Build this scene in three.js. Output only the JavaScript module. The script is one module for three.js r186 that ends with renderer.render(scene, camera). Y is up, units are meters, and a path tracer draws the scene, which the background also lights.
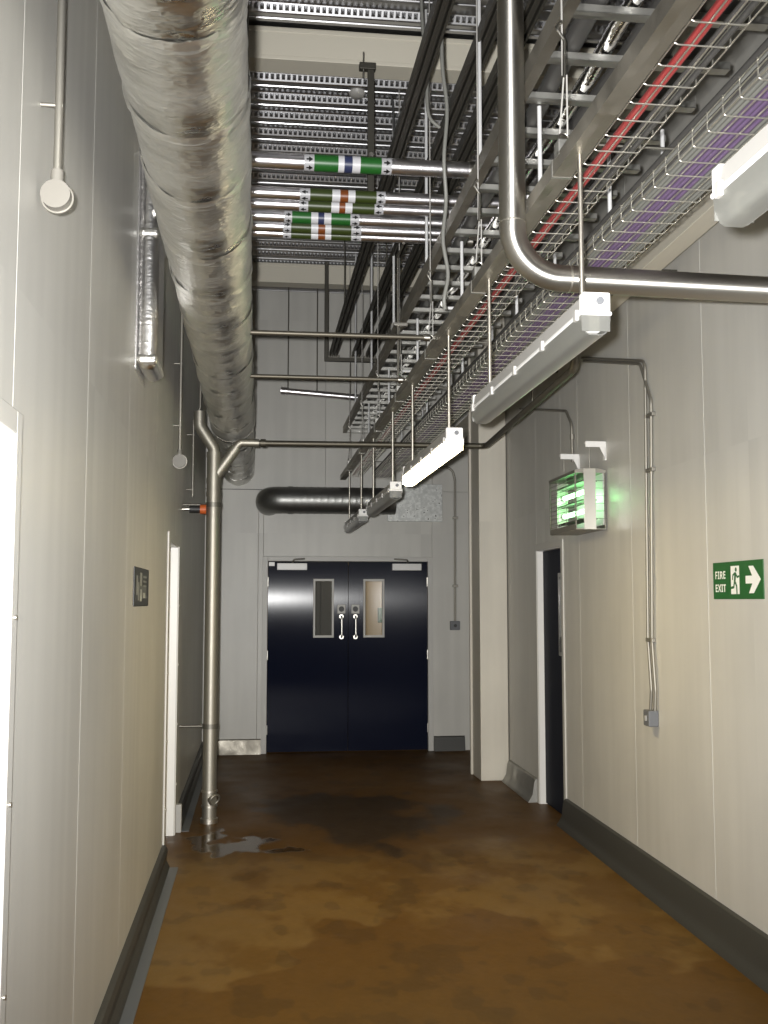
import * as THREE from 'three';
import { mergeGeometries, toCreasedNormals } from 'three/addons/utils/BufferGeometryUtils.js';
import { RoundedBoxGeometry } from 'three/addons/geometries/RoundedBoxGeometry.js';
import { RectAreaLightUniformsLib } from 'three/addons/lights/RectAreaLightUniformsLib.js';

/* ------------------------------------------------------------------ camera, lights, exposure */
const scene = new THREE.Scene();
scene.background = new THREE.Color(0x000000);
const EYE = 1.65, FOCAL = 1040, YAW = Math.asin(0.12175), PITCH = Math.atan(88 / 1040);
const camera = new THREE.PerspectiveCamera(2 * Math.atan(512 / FOCAL) * 180 / Math.PI, 768 / 1024, 0.05, 60);
const FWD = new THREE.Vector3(Math.sin(YAW) * Math.cos(PITCH), Math.sin(PITCH), -Math.cos(YAW) * Math.cos(PITCH));
camera.position.set(0, EYE, 0);
camera.lookAt(FWD.x, EYE + FWD.y, FWD.z);
const renderer = new THREE.WebGLRenderer();
renderer.toneMapping = THREE.LinearToneMapping;
renderer.toneMappingExposure = 0.96;
renderer.shadowMap.enabled = true;
RectAreaLightUniformsLib.init();
// the flash of the camera that took the picture, a hand's breadth beside its lens
const flash = new THREE.SpotLight(new THREE.Color(1.0, 0.992, 0.975), 150, 0, 0.735, 1.0, 2);
flash.position.set(-0.05, EYE + 0.035, 0.0);
flash.target.position.set(FWD.x * 5, EYE + FWD.y * 5, FWD.z * 5);
flash.castShadow = true; flash.shadow.radius = 1; flash.shadow.mapSize.set(2048, 2048);
flash.name = 'camera_flash';
scene.add(flash, flash.target);

/* ------------------------------------------------------------------ helpers */
const V = (x, y, z) => new THREE.Vector3(x, y, z);
const RIGHT = V(Math.cos(YAW), 0, Math.sin(YAW)), UPV = new THREE.Vector3().crossVectors(RIGHT, FWD);
function ray(px, py) { return FWD.clone().addScaledVector(RIGHT, (px - 384) / FOCAL).addScaledVector(UPV, -(py - 512) / FOCAL); }
function atD(px, py, d) { const v = ray(px, py); return V(0, EYE, 0).addScaledVector(v, d / -v.z); }
function atX(px, py, x) { const v = ray(px, py); return V(0, EYE, 0).addScaledVector(v, x / v.x); }
function atY(px, py, y) { const v = ray(px, py); return V(0, EYE, 0).addScaledVector(v, (y - EYE) / v.y); }
let seed = 7;
function rnd() { seed = (seed * 1664525 + 1013904223) >>> 0; return seed / 4294967296; }
const rr = (a, b) => a + (b - a) * rnd();
function hash(x, y, s) { let h = (x * 374761393 + y * 668265263 + s * 982451653) | 0; h = Math.imul(h ^ (h >>> 13), 1274126177); return ((h ^ (h >>> 16)) >>> 0) / 4294967296; }
function vnoise(x, y, s = 0) {
  const xi = Math.floor(x), yi = Math.floor(y), u = x - xi, v = y - yi, a = u * u * (3 - 2 * u), b = v * v * (3 - 2 * v);
  const p = hash(xi, yi, s), q = hash(xi + 1, yi, s), r = hash(xi, yi + 1, s), t = hash(xi + 1, yi + 1, s);
  return p + (q - p) * a + (r - p) * b + (p - q - r + t) * a * b;
}
function fbm(x, y, s = 0, o = 4) { let v = 0, a = 0.5, n = 0; for (let i = 0; i < o; i++) { v += a * vnoise(x, y, s + i * 17); n += a; x *= 2.03; y *= 2.03; a *= 0.5; } return v / n; }
const smooth = (a, b, x) => { const t = Math.min(1, Math.max(0, (x - a) / (b - a))); return t * t * (3 - 2 * t); };
function dataTex(w, h, fn, srgb, rep = true) {
  const d = new Uint8Array(w * h * 4);
  for (let j = 0; j < h; j++) for (let i = 0; i < w; i++) { const c = fn(i / w, j / h); const k = (j * w + i) * 4; d[k] = c[0] * 255; d[k + 1] = c[1] * 255; d[k + 2] = c[2] * 255; d[k + 3] = 255; }
  const t = new THREE.DataTexture(d, w, h); t.magFilter = THREE.LinearFilter; t.minFilter = THREE.LinearFilter;
  t.wrapS = t.wrapT = rep ? THREE.RepeatWrapping : THREE.ClampToEdgeWrapping; if (srgb) t.colorSpace = THREE.SRGBColorSpace; t.needsUpdate = true; return t;
}
const used = {};
function numbered(n) { if (!(n in used)) { used[n] = 0; return n; } used[n]++; return n + '_' + String(used[n]).padStart(3, '0'); }
function mesh(name, geo, mat, parent) { const m = new THREE.Mesh(geo, mat); m.name = name; m.castShadow = m.receiveShadow = true; if (parent) parent.add(m); return m; }
function thing(name, label, category, pos = [0, 0, 0], turn = 0, group) {
  const o = new THREE.Group(); o.name = numbered(name); o.position.set(...pos); o.rotation.y = turn; o.userData = { label, category }; if (group) o.userData.group = group; scene.add(o); return o;
}
function single(name, label, category, geo, mat, group) { const m = mesh(numbered(name), geo, mat, scene); m.userData = { label, category }; if (group) m.userData.group = group; return m; }
function structure(name, label, category) { const o = new THREE.Group(); o.name = name; o.userData = { kind: 'structure', label, category }; scene.add(o); return o; }
// every corner gets uv in metres from the plane that its face lies in
function metreUV(g) {
  g = g.index ? g.toNonIndexed() : g; const p = g.attributes.position, uv = new Float32Array(p.count * 2), a = V(), b = V(), c = V(), n = V();
  for (let i = 0; i < p.count; i += 3) {
    a.fromBufferAttribute(p, i); b.fromBufferAttribute(p, i + 1); c.fromBufferAttribute(p, i + 2);
    n.copy(b).sub(a).cross(c.clone().sub(a)); const ax = Math.abs(n.x), ay = Math.abs(n.y), az = Math.abs(n.z);
    [a, b, c].forEach((q, k) => { const [u, v] = ax >= ay && ax >= az ? [q.z, q.y] : ay >= az ? [q.x, q.z] : [q.x, q.y]; uv[(i + k) * 2] = u; uv[(i + k) * 2 + 1] = v; });
  }
  g.setAttribute('uv', new THREE.BufferAttribute(uv, 2)); return g;
}
function box(x0, x1, y0, y1, z0, z1, bevel = 0) {
  const w = Math.abs(x1 - x0), h = Math.abs(y1 - y0), d = Math.abs(z1 - z0);
  const g = bevel ? new RoundedBoxGeometry(w, h, d, 1, Math.min(bevel, w / 2.01, h / 2.01, d / 2.01)) : new THREE.BoxGeometry(w, h, d);
  g.translate((x0 + x1) / 2, (y0 + y1) / 2, (z0 + z1) / 2); return metreUV(g);
}
function roundBox(x0, x1, y0, y1, z0, z1, r) { const g = new RoundedBoxGeometry(x1 - x0, y1 - y0, Math.abs(z1 - z0), 4, Math.min(r, (y1 - y0) / 2.05)); g.translate((x0 + x1) / 2, (y0 + y1) / 2, (z0 + z1) / 2); return metreUV(g); }
// profile in (x, y) drawn along z from 0 to -length
function prism(pts, length, crease = 0.5) {
  const g = new THREE.ExtrudeGeometry(new THREE.Shape(pts.map(p => new THREE.Vector2(p[0], p[1]))), { depth: length, bevelEnabled: false, steps: 1 });
  g.translate(0, 0, -length); return toCreasedNormals(metreUV(g), crease);
}
// a polyline with rounded corners
function bent(pts, r = 0.05, n = 6) {
  const out = [pts[0].clone()];
  for (let i = 1; i < pts.length - 1; i++) {
    const a = pts[i - 1].clone().sub(pts[i]), b = pts[i + 1].clone().sub(pts[i]), la = a.length(), lb = b.length(); a.normalize(); b.normalize();
    const half = a.angleTo(b) / 2, t = Math.min(r / Math.tan(half), la * 0.48, lb * 0.48);
    const p = pts[i].clone().addScaledVector(a, t), q = pts[i].clone().addScaledVector(b, t), rad = t * Math.tan(half);
    const c = pts[i].clone().addScaledVector(a.clone().add(b).normalize(), rad / Math.sin(half));
    const u = p.clone().sub(c), w = q.clone().sub(c), ang = u.angleTo(w), s = Math.sin(ang) || 1;
    for (let k = 0; k <= n; k++) { const f = k / n; out.push(c.clone().addScaledVector(u, Math.sin((1 - f) * ang) / s).addScaledVector(w, Math.sin(f * ang) / s)); }
  }
  out.push(pts[pts.length - 1].clone()); return out;
}
// a round bar swept along points, closed at both ends; rad may be a function of (share along, angle)
function sweep(pts, rad, n = 12, caps = true) {
  const m = pts.length, P = [], N = [], U = [], I = [], T = pts.map((p, i) => pts[Math.min(m - 1, i + 1)].clone().sub(pts[Math.max(0, i - 1)]).normalize());
  let x = Math.abs(T[0].y) < 0.9 ? V(0, 1, 0) : V(1, 0, 0); x.addScaledVector(T[0], -x.dot(T[0])).normalize(); let len = 0;
  for (let i = 0; i < m; i++) {
    x.addScaledVector(T[i], -x.dot(T[i])).normalize(); const y = new THREE.Vector3().crossVectors(T[i], x); if (i) len += pts[i].distanceTo(pts[i - 1]);
    for (let k = 0; k <= n; k++) {
      const a = k / n * Math.PI * 2, r = typeof rad === 'function' ? rad(len, a) : rad, d = x.clone().multiplyScalar(Math.cos(a)).addScaledVector(y, Math.sin(a));
      P.push(pts[i].x + d.x * r, pts[i].y + d.y * r, pts[i].z + d.z * r); N.push(d.x, d.y, d.z); U.push(a * (typeof rad === 'function' ? rad(0, 0) : rad), len);
    }
  }
  for (let i = 0; i < m - 1; i++) for (let k = 0; k < n; k++) { const a = i * (n + 1) + k, b = a + n + 1; I.push(a, a + 1, b, b, a + 1, b + 1); }
  if (caps) for (const e of [0, m - 1]) {
    const s = P.length / 3, t = T[e].clone().multiplyScalar(e ? 1 : -1); P.push(pts[e].x, pts[e].y, pts[e].z); N.push(t.x, t.y, t.z); U.push(0, 0);
    for (let k = 0; k <= n; k++) { const q = (e * (n + 1) + k) * 3; P.push(P[q], P[q + 1], P[q + 2]); N.push(t.x, t.y, t.z); U.push(Math.cos(k / n * 6.283) * 0.05, Math.sin(k / n * 6.283) * 0.05); }
    for (let k = 0; k < n; k++) e ? I.push(s, s + 1 + k, s + 2 + k) : I.push(s, s + 2 + k, s + 1 + k);
  }
  const g = new THREE.BufferGeometry(); g.setAttribute('position', new THREE.Float32BufferAttribute(P, 3)); g.setAttribute('normal', new THREE.Float32BufferAttribute(N, 3)); g.setAttribute('uv', new THREE.Float32BufferAttribute(U, 2)); g.setIndex(I);
  if (typeof rad === 'function') g.computeVertexNormals();
  return g;
}
const rod = (a, b, r, n = 8) => sweep([a, b], r, n);
const merge = (...g) => mergeGeometries(g.map(q => q.index ? q.toNonIndexed() : q), false);
const circle = (r, n = 16, cx = 0, cy = 0) => Array.from({ length: n }, (_, k) => [cx + r * Math.cos(k / n * 6.2832), cy + r * Math.sin(k / n * 6.2832)]);

/* ------------------------------------------------------------------ materials */
const grainTex = dataTex(512, 512, (u, v) => { const g = 0.5 + 0.5 * (fbm(u * 160, v * 160, 3, 2) - 0.5); return [g, g, g]; });
const panelTex = dataTex(512, 512, (u, v) => { // faint smears and water runs on painted cladding
  const run = fbm(u * 26, v * 2.2, 5, 3), cloud = fbm(u * 5, v * 5, 9, 4), k = 0.955 + 0.05 * (run - 0.5) + 0.07 * (cloud - 0.5); return [k, k, k * 0.995];
}, true);
panelTex.repeat.set(0.55, 0.42);
const brushTex = dataTex(512, 256, (u, v) => { const g = 0.5 + 0.5 * (vnoise(u * 400, v * 9, 2) - 0.5); return [g, g, g]; });
const foilTex = dataTex(512, 512, (u, v) => { // crumpled foil: ridged creases, mostly across the run
  const r1 = 1 - Math.abs(2 * fbm(u * 14 + 2 * fbm(u * 5, v * 5, 1), v * 34, 11, 3) - 1), r2 = 1 - Math.abs(2 * fbm(u * 40, v * 70, 21, 2) - 1);
  const g = 0.62 * r1 + 0.22 * r2 + 0.16 * fbm(u * 6, v * 6, 31); return [g, g, g];
});
foilTex.repeat.set(1.1, 1.1);
const foilRough = dataTex(256, 256, (u, v) => { const k = 0.22 + 0.30 * fbm(u * 6, v * 14, 33, 3); return [k, k, k]; });
const spangleTex = dataTex(256, 256, (u, v) => { const a = vnoise(u * 40, v * 40, 61), b = fbm(u * 90, v * 90, 63, 2), k = 0.80 + 0.16 * (a > 0.5 ? 1 : 0.55) * b + 0.1 * a; return [k, k, k]; }, true);
const wear = dataTex(512, 512, (u, v) => { const k = 0.3 + 0.45 * fbm(u * 9, v * 9, 41, 4); return [k, k, k]; });
const std = (o) => new THREE.MeshStandardMaterial(o);
const lin = (r, g, b) => new THREE.Color().setRGB(r, g, b);
const M = {
  panel: std({ color: lin(0.575, 0.563, 0.528), map: panelTex, roughness: 0.42, bumpMap: grainTex, bumpScale: 0.0004 }),
  sealant: std({ color: lin(0.86, 0.85, 0.82), roughness: 0.45 }),
  white: std({ color: lin(0.74, 0.73, 0.71), roughness: 0.35 }),
  cream: std({ color: lin(0.60, 0.565, 0.475), roughness: 0.5, bumpMap: grainTex, bumpScale: 0.0004 }),
  column: std({ color: lin(0.66, 0.62, 0.54), map: panelTex, roughness: 0.45 }),
  plinth: std({ color: lin(0.040, 0.039, 0.034), roughness: 0.5, bumpMap: grainTex, bumpScale: 0.0006 }),
  strip: std({ color: lin(0.105, 0.112, 0.12), roughness: 0.45 }),
  steel: std({ color: lin(0.60, 0.58, 0.53), metalness: 1, roughness: 0.3 }),
  steelPipe: new THREE.MeshPhysicalMaterial({ color: lin(0.62, 0.60, 0.56), metalness: 1, roughness: 0.42, anisotropy: 0.9, anisotropyRotation: Math.PI / 2 }),
  steelDull: std({ color: lin(0.55, 0.52, 0.46), metalness: 1, roughness: 0.42, bumpMap: grainTex, bumpScale: 0.0003 }),
  galv: std({ color: lin(0.36, 0.355, 0.33), metalness: 0.95, roughnessMap: wear, roughness: 0.95, bumpMap: grainTex, bumpScale: 0.0004 }),
  galvDark: std({ color: lin(0.20, 0.19, 0.165), metalness: 0.85, roughness: 0.48 }),
  darkBar: std({ color: lin(0.075, 0.07, 0.058), metalness: 0.6, roughness: 0.5 }),
  deck: std({ color: lin(0.40, 0.40, 0.41), metalness: 1, roughness: 0.34 }),
  foil: std({ color: lin(0.70, 0.69, 0.65), metalness: 1, roughnessMap: foilRough, roughness: 1, bumpMap: foilTex, bumpScale: 0.006 }),
  foilTape: std({ color: lin(0.82, 0.81, 0.77), metalness: 1, roughness: 0.38, bumpMap: foilTex, bumpScale: 0.005 }),
  foilShiny: std({ color: lin(0.85, 0.84, 0.84), metalness: 1, roughness: 0.15, bumpMap: foilTex, bumpScale: 0.002 }),
  foilBox: std({ color: lin(0.80, 0.79, 0.78), metalness: 1, roughness: 0.30, bumpMap: foilTex, bumpScale: 0.0022 }),
  spiral: std({ color: lin(0.25, 0.25, 0.24), metalness: 0.95, roughness: 0.42 }),
  channel: std({ color: lin(0.30, 0.28, 0.24), metalness: 0.95, roughnessMap: wear, roughness: 1.0, bumpMap: grainTex, bumpScale: 0.0005 }),
  darkPipe: std({ color: lin(0.12, 0.108, 0.085), metalness: 0.8, roughness: 0.5 }),
  drain: std({ color: lin(0.37, 0.35, 0.30), metalness: 0.9, roughness: 0.5, bumpMap: grainTex, bumpScale: 0.0003 }),
  conduit: std({ color: lin(0.30, 0.285, 0.25), metalness: 0.8, roughness: 0.52 }),
  lagging: std({ color: lin(0.80, 0.78, 0.80), metalness: 1, roughness: 0.30, bumpMap: foilTex, bumpScale: 0.0007 }),
  zinc: std({ color: lin(0.62, 0.63, 0.61), metalness: 0.3, roughness: 0.45, map: spangleTex, bumpMap: grainTex, bumpScale: 0.0008 }),
  rodWhite: std({ color: lin(0.52, 0.52, 0.52), roughness: 0.4 }),
  sensor: std({ color: lin(0.165, 0.155, 0.135), roughness: 0.5 }),
  frame: std({ color: lin(0.50, 0.49, 0.46), roughness: 0.45 }),
  cupboard: std({ color: lin(0.045, 0.043, 0.03), roughness: 0.5 }),
  tan: std({ color: lin(0.50, 0.40, 0.26), roughness: 0.6 }),
  black: std({ color: lin(0.02, 0.02, 0.02), roughness: 0.5 }),
  rubber: std({ color: lin(0.05, 0.05, 0.05), roughness: 0.7 }),
  greyPlastic: std({ color: lin(0.13, 0.135, 0.145), roughness: 0.5 }),
  paleGrey: std({ color: lin(0.36, 0.35, 0.33), roughness: 0.45 }),
  red: std({ color: lin(0.25, 0.035, 0.034), roughness: 0.45 }),
  orange: std({ color: lin(0.50, 0.10, 0.02), roughness: 0.5 }),
  rust: std({ color: lin(0.26, 0.095, 0.045), roughness: 0.6 }),
  purple: std({ color: lin(0.13, 0.085, 0.165), roughness: 0.45 }),
  cableGrey: std({ color: lin(0.17, 0.17, 0.155), roughness: 0.5 }),
  cableDark: std({ color: lin(0.055, 0.053, 0.05), roughness: 0.5 }),
  wire: std({ color: lin(0.62, 0.60, 0.54), metalness: 0.9, roughness: 0.33 }),
  bandGreen: std({ color: lin(0.012, 0.095, 0.014), roughness: 0.4 }),
  bandOlive: std({ color: lin(0.030, 0.045, 0.008), roughness: 0.4 }),
  bandBlue: std({ color: lin(0.025, 0.033, 0.085), roughness: 0.4 }),
  bandBrown: std({ color: lin(0.17, 0.045, 0.008), roughness: 0.4 }),
  bandWhite: std({ color: lin(0.55, 0.55, 0.57), roughness: 0.4 }),
  navy: new THREE.MeshPhysicalMaterial({ color: lin(0.006, 0.008, 0.020), metalness: 0.0, roughness: 0.165, specularIntensity: 0.26, ior: 1.5, anisotropy: 1.0, anisotropyRotation: 0, bumpMap: brushTex, bumpScale: 0.0001 }),
  navyMatt: new THREE.MeshPhysicalMaterial({ color: lin(0.009, 0.011, 0.02), roughness: 0.6, specularIntensity: 0.25 }),
  glass: new THREE.MeshPhysicalMaterial({ color: 0xffffff, transmission: 1, thickness: 0, roughness: 0.02, ior: 1.5 }),
  diffuser: new THREE.MeshPhysicalMaterial({ color: lin(0.55, 0.55, 0.52), transmission: 0.85, thickness: 0, roughness: 0.4, ior: 1.49 }),
  tube: std({ color: lin(0.60, 0.60, 0.58), roughness: 0.35 }),
};
const LIT = std({ color: lin(0.9, 0.88, 0.8), roughness: 0.4, emissive: lin(1.0, 0.84, 0.52), emissiveIntensity: 13 });
const GREEN_TUBE = std({ color: lin(0.8, 0.9, 0.8), roughness: 0.4, emissive: lin(0.45, 1.0, 0.48), emissiveIntensity: 4.5 });

/* ------------------------------------------------------------------ the room */
const XL = -0.56, BACK = 11.45, TOP = 5.05, TURN = -0.018;
const XR = d => 2.24 + 0.018 * (d - 4.5);                       // the far side wall opens out a little
function atR(px, py, off = 0) { const v = ray(px, py); const t = (2.24 - 0.018 * 4.5 - off) / (v.x + 0.018 * v.z); return V(0, EYE, 0).addScaledVector(v, t); }

// floor: one slab of coating; stains and drying edges are its colour, wet areas its gloss
{
  const W = 1024, H = 2048, x0 = -0.75, w = 3.6, d0 = -2.6, len = 14.2;
  const wet = (x, d) => { // standing water: a puddle by the drain pipe and a wet track towards the doors
    const n = fbm(x * 2.6, d * 1.7, 71, 4) - 0.5, m = fbm(x * 9, d * 6, 75, 3) - 0.5;
    const k = fbm(x * 4.2, d * 2.2, 78, 4) - 0.5, pud = 0.75 - Math.min(Math.hypot((x + 0.12) / 0.34, (d - 7.25) / 0.30), Math.hypot((x + 0.36) / 0.22, (d - 7.45) / 0.22), Math.hypot((x - 0.22) / 0.22, (d - 7.05) / 0.12)) + 2.2 * k + 0.5 * m;
    const track = 1 - Math.hypot((x - 0.75) / 0.62, (d - 8.3) / 1.05) + 1.9 * n + 0.3 * m;
    return [smooth(-0.05, 0.28, pud), smooth(-0.08, 0.3, track)];
  };
  const paint = (u, v) => {
    const x = x0 + u * w, d = d0 + v * len, [pud, track] = wet(x, d);
    const n1 = fbm(x * 1.3, d * 1.0, 51, 5), n2 = fbm(x * 5, d * 3.6, 57, 4), n3 = fbm(x * 34, d * 26, 61, 3);
    // damp sheet in the foreground with an irregular drying edge; dry dust shows paler, by the cove most
    const edge = 4.95 + 0.55 * Math.sin(x * 1.7 + 0.4) + 1.9 * (fbm(x * 1.6, d * 1.3, 81, 4) - 0.5) - 0.5 * (x < 0.35 ? 0.35 - x : 0);
    const dry = smooth(-0.03, 0.05, d - edge) * (1 - smooth(0.0, 0.5, d - 6.6 + 1.3 * (n1 - 0.5)));
    const pale = smooth(0.40, 0.62, n2 + 0.25 * smooth(0.9, -0.4, x) * smooth(7.0, 5.6, d)) ;
    const spots = smooth(0.60, 0.68, fbm(x * 7, d * 5, 91, 3));
    let c = [0.098, 0.043, 0.0022];
    c = c.map((k, i) => k * (0.80 + 0.4 * n1) * (0.9 + 0.2 * n3));
    c = c.map((k, i) => k + dry * pale * [0.036, 0.027, 0.010][i] + dry * [0.012, 0.009, 0.002][i]);
    c = c.map((k) => k * (1 - 0.22 * spots));
    const soak = Math.max(pud * 0.55, track * 0.62);
    return c.map((k, i) => Math.pow(Math.max(0, k * (1 - soak * [1, 0.96, 0.85][i])), 1 / 2.2));
  };
  const map = dataTex(W, H, paint, true, false);
  const rough = dataTex(512, 1024, (u, v) => {
    const x = x0 + u * w, d = d0 + v * len, [pud, track] = wet(x, d); const n = fbm(x * 3, d * 2.4, 95, 4);
    let r = 0.38 + 0.3 * n; r = r * (1 - 0.12 * track); r = r * (1 - pud) + 0.12 * pud; return [r, r, r];
  }, false, false);
  const bump = dataTex(1024, 1024, (u, v) => { const x = x0 + u * w, d = d0 + v * len, [pud] = wet(x, d); const g = 0.5 + (1 - pud) * 0.5 * (fbm(x * 60, d * 60, 99, 3) - 0.5); return [g, g, g]; }, false, false);
  const g = new THREE.BoxGeometry(w, 0.1, len); g.translate(x0 + w / 2, -0.05, -(d0 + len / 2));
  const p = g.attributes.position, uv = g.attributes.uv; for (let i = 0; i < p.count; i++) uv.setXY(i, (p.getX(i) - x0) / w, (-p.getZ(i) - d0) / len);
  const f = mesh('floor', g, new THREE.MeshPhysicalMaterial({ map, roughnessMap: rough, roughness: 1, bumpMap: bump, bumpScale: 0.0016, ior: 1.4, specularIntensity: 0.7 }), scene);
  f.userData = { kind: 'structure', label: 'ochre brown resin floor with damp stains and a puddle', category: 'floor' };
}

const bead = (y0, y1) => prism([[-0.0045, 0], [-0.003, 0.0022], [0.003, 0.0022], [0.0045, 0]], y1 - y0).rotateX(Math.PI / 2).translate(0, y1, 0);
const WALLH = 5.2;
{ // wall beside the duct: cladding panels with sealed joints
  const w = structure('wall_left', 'pale cladding wall of tall panels under the foil duct', 'wall');
  const spans = [[-2.6, -1.4], [-1.4, -0.1], [-0.1, 1.55], [1.55, 2.45, 2.03], [2.45, 3.5], [3.5, 4.62], [4.62, 5.87], [5.87, 6.75], [6.75, 7.65, 2.03], [7.65, 8.9], [8.9, 10.2], [10.2, BACK + 0.12]];
  for (const [a, b, y] of spans) mesh('wall_panel', box(XL - 0.12, XL, y || 0, WALLH, -a - 0.001, -b + 0.001, 0.002), M.panel, w);
  for (const [d, y] of [[-0.1], [3.5], [4.62], [5.87], [8.9], [10.2], [2.36, 2.12]]) { const b = mesh('sealant_joint', bead(y || 0.13, 5.04), M.sealant, w); b.rotation.y = Math.PI / 2; b.position.set(XL - 0.0006, 0, -d); }
}
{ // wall opposite
  const w = structure('wall_right', 'pale cladding wall that carries the fire exit sign', 'wall'); w.position.set(2.24, 0, -4.5); w.rotation.y = TURN;
  const L = d => -(d - 4.5);
  const spans = [[-2.7, -1.3], [-1.3, 0.0], [0.0, 1.0], [1.0, 1.95], [1.95, 2.93], [2.93, 3.92], [3.92, 4.99], [4.99, 6.10], [6.10, 7.20], [7.20, 7.65], [7.65, 8.42, 2.06], [8.42, 9.4], [9.4, BACK + 0.12]];
  for (const [a, b, y] of spans) mesh('wall_panel', box(0, 0.12, y || 0, WALLH, L(a) - 0.001, L(b) + 0.001, 0.002), M.panel, w);
  for (const d of [0, 1, 1.95, 2.93, 3.92, 4.99, 6.10, 7.20, 8.8]) { const b = mesh('sealant_joint', bead(0.2, 5.04), M.sealant, w); b.rotation.y = -Math.PI / 2; b.position.set(0.0006, 0, L(d)); }
}
const DX0 = 0.125, DX1 = 1.895, DTOP = 2.075;
{ // wall with the double doors
  const w = structure('wall_back', 'grey white end wall around the navy double doors', 'wall'), z0 = -BACK, z1 = -BACK - 0.12, J = 2.86;
  const P = [[XL, 0.02, 0, J], [0.02, DX0 - 0.05, 0, J], [DX0 - 0.05, DX1 + 0.05, DTOP + 0.05, J], [DX1 + 0.05, 2.5, 0, J], [XL, 0.75, J, WALLH], [0.75, 1.95, J, WALLH], [1.95, 2.5, J, WALLH]];
  for (const [a, b, y0, y1] of P) mesh('wall_panel', box(a + 0.001, b - 0.001, y0 + 0.001, y1 - 0.001, z0, z1, 0.002), M.panel, w);
  mesh('sealant_joint', box(XL, 0.1, J - 0.004, J + 0.004, z0 - 0.003, z0 + 0.0015), M.plinth, w);
}
{ const w = structure('wall_front', 'plain cladding wall closing the corridor behind the viewer', 'wall'); mesh('wall_panel', box(-0.7, 2.5, 0, WALLH, 2.5, 2.6), M.panel, w); }

// coved plinths
function cove(h, foot) { return [[0, h], [0.012, h], [0.024, h - 0.006], [0.034, h - 0.03], [foot * 0.55, h * 0.35], [foot * 0.78, 0.03], [foot * 0.98, 0.008], [foot, 0], [0, 0]]; }
{
  const b = structure('baseboard_left', 'dark coved plinth along the wall under the duct', 'plinth');
  for (const [a, e] of [[-2.5, 1.5], [2.52, 6.7], [7.72, BACK]]) { const m = mesh('cove', prism(cove(0.14, 0.048), e - a), M.plinth, b); m.position.set(XL, 0, -a); const s = mesh('floor_strip', box(XL + 0.042, XL + 0.10, 0, 0.004, -a, -e), M.strip, b); }
  const r = structure('baseboard_right', 'dark coved plinth along the wall below the fire exit sign', 'plinth'); r.position.set(2.24, 0, -4.5); r.rotation.y = TURN;
  for (const [a, e, mt] of [[-2.5, 7.60, M.plinth], [8.46, 9.46, M.galv]]) { const m = mesh('cove', prism(cove(0.19, 0.085).map(([x, y]) => [-x, y]).reverse(), e - a), mt, r); m.position.set(0, 0, 4.5 - a); }
  const k = structure('baseboard_back', 'steel kick plinth at the foot of the end wall', 'plinth');
  for (const [x0, x1, mt] of [[XL + 0.08, DX0 - 0.06, M.channel], [DX1 + 0.06, 2.3, M.plinth]]) { const m = mesh('plinth_plate', prism([[0, 0], [0.05, 0], [0.027, 0.15], [0.012, 0.16], [0, 0.16]].map(p => [p[0], p[1]]), x1 - x0), mt, k); m.rotation.y = -Math.PI / 2; m.position.set(x0, 0, -BACK); m.scale.z = 1; m.rotation.y = -Math.PI / 2; }
}

// ceiling: profiled steel deck, one mesh for each rib, embossed webs
{
  const c = structure('ceiling', 'ribbed steel roof deck with embossed webs', 'ceiling');
  const pitch = 0.27, X0 = -0.68, X1 = 2.5, L = X1 - X0;
  // profile along z (first number), up (second): soffit flat, web, crest, web that faces the viewer
  const prof = [[0, 0], [0.085, 0], [0.09, 0.006], [0.102, 0.044], [0.107, 0.05], [0.225, 0.05], [0.232, 0.046], [0.262, 0.005], [0.27, 0]];
  const P = [], I = []; let n = 0;
  const quad = (a, b, c2, d) => { P.push(...a, ...b, ...c2, ...d); I.push(n, n + 1, n + 2, n, n + 2, n + 3); n += 4; };
  for (let i = 0; i < prof.length - 1; i++) { const [z0, y0] = prof[i], [z1, y1] = prof[i + 1]; quad([0, y0, -z0], [0, y1, -z1], [L, y1, -z1], [L, y0, -z0]); }
  // stiffening crease in the soffit and chevron dimples pressed into the web
  quad([0, -0.001, -0.040], [0, -0.007, -0.043], [L, -0.007, -0.043], [L, -0.001, -0.040]); quad([0, -0.007, -0.043], [0, -0.001, -0.046], [L, -0.001, -0.046], [L, -0.007, -0.043]);
  const wz = t => -(0.234 + 0.027 * t), wy = t => 0.045 - 0.037 * t;
  for (let x = 0.02; x < L - 0.03; x += 0.036) {
    const a = [x, wy(0.1), wz(0.1) + 0.001], b = [x + 0.024, wy(0.1), wz(0.1) + 0.001], d = [x + 0.024, wy(0.85), wz(0.85) + 0.001], e = [x, wy(0.85), wz(0.85) + 0.001], m = [x + 0.012, wy(0.62) - 0.002, wz(0.62) + 0.012];
    for (const [p, q] of [[a, b], [b, d], [d, e], [e, a]]) { P.push(...p, ...m, ...q); I.push(n, n + 1, n + 2); n += 3; }
  }
  const g = new THREE.BufferGeometry(); g.setAttribute('position', new THREE.Float32BufferAttribute(P, 3)); g.setIndex(I); const gg = g.toNonIndexed(); gg.computeVertexNormals();
  gg.setAttribute('uv', new THREE.BufferAttribute(new Float32Array(gg.attributes.position.count * 2), 2));
  for (let k = 0; k < 53; k++) { const m = mesh('deck_rib', gg, M.deck, c); m.position.set(X0, TOP, 2.55 - k * pitch); }
  mesh('roof_slab', box(X0, X1, 5.14, 5.3, 2.6, -BACK - 0.12), M.plinth, c);
}

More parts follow.
